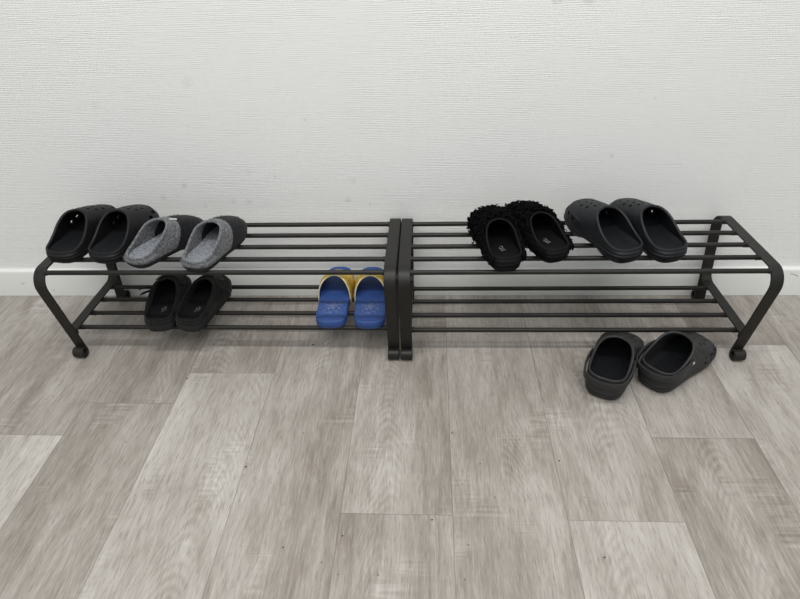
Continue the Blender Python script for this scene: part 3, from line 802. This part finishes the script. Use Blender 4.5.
def suede(label, m, loc, ang, pside):
    t = thing('suede_clog', label, 'clog', loc, -math.radians(ang), 'black suede clogs')
    U = Upper(SUEDE, m); L = U.L
    up = obj('upper', U.shell(.0030), M['suede'], t, auto=50); roughen(up, .0003, 5)
    bm = bmesh.new(); bm.from_mesh(up.data); tmp = mesh(*U.lip(.0020, .0015)); b2 = bmesh.new(); b2.from_mesh(tmp); bmesh.ops.recalc_face_normals(b2, faces=b2.faces[:]); b2.to_mesh(tmp); b2.free()
    bm.from_mesh(tmp); bm.to_mesh(up.data); bm.free()
    for p in up.data.polygons: p.use_smooth = True
    obj('sole', U.sole(SSOLE), M['rubber'], t, auto=50)
    obj('footbed', U.footbed(.0032, .0215, .0065, .0012), M['suede_in'], t, auto=60)
    # strap over the instep with a frame buckle on the outer side
    st = obj('strap', U.patch(.31, .69, .60, .86, .0004, .0022, 40, 4), M['suede'], t, auto=50)
    a = .5-pside*.115
    p, n, X, Y = frame_at(U, a, .73)
    b = n*.0034
    bk = obj('buckle', join(tube([p+b+X*x+Y*y for x, y in ((-.007, -.0105), (.007, -.0105), (.007, .0105), (-.007, .0105))], .0014, 6, closed=True), tube([p+b-Y*.0105, p+b+Y*.0105], .0011, 6)), M['buckle'], st, auto=50)
    # loose end of the strap and two frayed thongs standing off
    for aa, ss, ln, up_ in ((.5-pside*.20, .72, .030, .3), (.5-pside*.215, .52, .026, -.2), (.5-pside*.20, .40, .022, -.6)):
        p, n, X, Y = frame_at(U, aa, ss)
        bk_ = Vector((pside*.9, -.75, up_*.4)).normalized()
        d = (n*.25+bk_).normalized()
        obj('strap_tail', tube([p+n*.001, p+n*.003+d*ln*.4, p+n*.004+d*ln*.75-Vector((0, 0, .001)), p+n*.004+d*ln-Vector((0, 0, .004))], [.0028, .0026, .0022, .0008], 6), M['suede'], st, auto=50)
    # gathered folds in front of the strap
    for ss, rr in ((.50, .0026), (.40, .0022), (.94, .0020)):
        pts = []
        for i in range(19):
            q, n = U.at(.36+.28*i/18, ss+.02*math.sin(i*1.3)); pts.append(q+n*(.0002+.0006*math.sin(i*.9)))
        obj('fold', tube(pts, [rr*(.2+.8*math.sin(PI*i/18)) for i in range(19)], 6), M['suede'], up, auto=None)
    pr = []
    for x, y, w, h, rt in ((-.004, .060, .0016, .009, .2), (.000, .061, .0016, .008, -.35), (.004, .060, .0016, .009, .3), (.0, .053, .009, .0014, .1), (.001, .067, .008, .0014, -.1), (-.002, .0485, .004, .0014, .3)):
        pr.append(boxvf((x, y, .0225), (w, h, .0012), Matrix.Rotation(rt, 3, 'Z')))
    g = obj('footbed_print', join(*pr), M['print'], t, smooth=False); g['label'] = 'small grey worn print'
suede('black suede clog on the lower shelf with strap end sticking out left', -1, (-.5300, -.2495, SL), -6, -1)
suede('black suede clog on the lower shelf, right one, pale print inside', 1, (-.4670, -.2495, SL), 9, 1)

# ---- blue slides with a yellow patterned strap
SLIDE = dict(
    L=.219, W=1.02, toe=.002, z0=.016, spring=.008,
    out=[(0, .0), (.0200, .012), (.0310, .06), (.0340, .16), (.0335, .30), (.0355, .46), (.0370, .62), (.0372, .74), (.0345, .86), (.0260, .955), (.014, .993), (0, 1.0)])
SLIDE['rim'] = [(x*.9, .02+y*.96, .03) for x, y in SLIDE['out']]; SLIDE['ctl'] = [(.001, .004)]*12; SLIDE['ctl2'] = [(.3, .004)]*12
def slide(label, m, loc, ang, tilt):
    t = thing('slide_sandal', label, 'sandal', loc, -math.radians(ang), 'blue slides', tilt)
    U = Upper(SLIDE, m); L = U.L
    lv = [(0, .0045), (.0012, .0030), (.006, .0006), (.014, -.0004), (.0205, .0004), (.0225, .0024), (.0225, .0042)]
    obj('sole', U.sole(lv), M['blue'], t, auto=60)
    f = obj('footbed', U.footbed(.0040, .0222, .0008, .0008), M['blue_bed'], t, auto=60)
    # strap: an arch from one edge of the sole to the other
    def arch(off, n=36, k=14):
        G = []
        for i in range(n+1):
            a = PI*i/n; row = []
            for j in range(k+1):
                v = j/k
                q = abs(math.cos(a))
                y = L*(.43+.115*(1-q)**1.2+(.37-.115*(1-q))*v)
                hw = .0345+.0012*sm((y/L-.4)/.25)-.003*sm((y/L-.74)/.15)+off
                H = .065-.023*sm((y/L-.52)/.26)+off
                cx = -m*.004*max(0, (y/L-.35)/.65)**1.5
                x = cx+hw*math.copysign(abs(math.cos(a))**.66, math.cos(a)); z = .006+(H-.006)*abs(math.sin(a))**.70
                row.append(U.warp((x, y, z)))
            G.append(row)
        return G
    def sheet(G0, G1):
        n, k = len(G0), len(G0[0]); V = [p for r in G0 for p in r]+[p for r in G1 for p in r]; N = n*k; Fc = []
        q = lambda i, j: i*k+j
        for i in range(n-1):
            for j in range(k-1):
                Fc.append((q(i, j), q(i+1, j), q(i+1, j+1), q(i, j+1))); Fc.append((N+q(i, j+1), N+q(i+1, j+1), N+q(i+1, j), N+q(i, j)))
        for i in range(n-1):
            for j in (0, k-1): Fc.append((q(i, j), q(i+1, j), N+q(i+1, j), N+q(i, j)))
        for j in range(k-1):
            for i in (0, n-1): Fc.append((q(i, j), q(i, j+1), N+q(i, j+1), N+q(i, j)))
        return V, Fc
    A, B, D = arch(.0), arch(.0022), arch(.0036)
    st = obj('strap', sheet(B, D), M['yellow'], t, auto=50); st['label'] = 'yellow patterned strap'
    obj('lining', sheet(A, arch(.0020)), M['blue'], st, auto=50)
    E0 = arch(.0020)
    for j in (0, -1):
        e = obj('edging', tube([r[j] for r in E0], .0015, 6), M['piping'], st, auto=None); e['label'] = 'pale yellow edging'
slide('blue slide with yellow strap, left one, nearer the black suede clogs', -1, (-.1515, -.2365, SL), -1.2, 0)
slide('blue slide with yellow strap, close to the middle of the rack pair', 1, (-.0660, -.2385, SL), -1.8, 0)

# ------------------------------------------------------------------ grit on the floor
def crumb(x, y, r, mat, label, k):
    rnd = random.Random(k); bm = bmesh.new(); bmesh.ops.create_icosphere(bm, subdivisions=2, radius=1)
    for v in bm.verts:
        v.co *= 1+rnd.uniform(-.25, .25); v.co = Vector((v.co.x*r*.85, v.co.y*r*.7, v.co.z*r*.45))
    lo = min(v.co.z for v in bm.verts)
    for v in bm.verts: v.co.z -= lo
    me = bpy.data.meshes.new('crumb'); bm.to_mesh(me); bm.free()
    o = link('crumb', me, mat); o.location = (x, y, .0002); tag(o, label, 'crumb', 'crumbs of grit on the floor')
for k, (x, y, r, c, lb) in enumerate([
    (.1083, -.4701, .0026, 'crumb_tan', 'tan crumb on a plank seam in mid floor, the only light brown one'),
    (.2996, -.5351, .0018, 'crumb_dark', 'dark crumb on the seam in front of the floor clogs, right of centre'),
    (.1566, -.5444, .0014, 'crumb_dark', 'tiny dark crumb just beyond and right of the tan crumb'),
    (.0694, -.6631, .0017, 'crumb_dark', 'dark crumb just below the right end of the bottom centre plank joint'),
    (.3361, -.7246, .0017, 'crumb_dark', 'dark crumb on the pale plank at the bottom, right of centre'),
    (-.4606, -.3204, .0021, 'crumb_dark', 'dark crumb nearest the left rack, on the seam by the pale plank'),
    (-.2697, -.5586, .0021, 'crumb_dark', 'dark crumb on the seam in the left half of the open floor'),
    (-.0757, -.6960, .0017, 'crumb_dark', 'dark crumb just below the left end of the bottom centre plank joint'),
    (-.1688, -.7187, .0015, 'crumb_dark', 'lowest dark crumb in the left half of the floor'),
    (-.2037, -.2033, .0022, 'crumb_dark', 'dark crumb on the floor beneath the blue slides')]):
    crumb(x, y, r, M[c], lb, k)

# everything above is laid out with a 0.70 m rod; the real rack measures 0.80 m
K = 8/7
for o in C.objects:
    if o.parent is None: o.location *= K; o.scale = (K, K, K)

# ------------------------------------------------------------------ light
def area(name, loc, rot, sx, sy, power, col=(1, 1, 1)):
    l = bpy.data.lights.new(name, 'AREA'); l.shape = 'RECTANGLE'; l.size = sx*K; l.size_y = sy*K; l.energy = power*K*K; l.color = col
    o = bpy.data.objects.new(name, l); C.objects.link(o); o.location = Vector(loc)*K; o.rotation_euler = rot; return o
area('ceiling_tube_light', (.15, -.92, 2.55), (0, 0, 0), 2.4, .10, 26, (1., .985, .955))
area('ceiling_panel_light', (0, -2.3, 2.55), (math.radians(18), 0, 0), 3.0, 1.0, 26, (1., .99, .97))
w = bpy.data.worlds.new('World'); bpy.context.scene.world = w; w.use_nodes = True
w.node_tree.nodes['Background'].inputs[0].default_value = (.96, .985, 1., 1); w.node_tree.nodes['Background'].inputs[1].default_value = .40

# ------------------------------------------------------------------ camera
cam = bpy.data.cameras.new('camera'); co = bpy.data.objects.new('camera', cam); C.objects.link(co)
R = Vector((.99875789, .04094084, -.02839951)); Up = Vector((2.57920113e-04, .565711923, .824602907)); Fw = Vector((-.04982588, .82358598, -.56499869))
co.matrix_world = Matrix(((R.x, Up.x, -Fw.x, .0660625*K), (R.y, Up.y, -Fw.y, -1.276975*K), (R.z, Up.z, -Fw.z, .863975*K), (0, 0, 0, 1)))
cam.sensor_fit = 'HORIZONTAL'; cam.sensor_width = 36; cam.lens = 600/800*36; cam.clip_start = .01
sc = bpy.context.scene; sc.camera = co
sc.view_settings.view_transform = 'Standard'; sc.view_settings.look = 'None'; sc.view_settings.exposure = .46; sc.view_settings.gamma = 1
sc.view_settings.use_curve_mapping = False
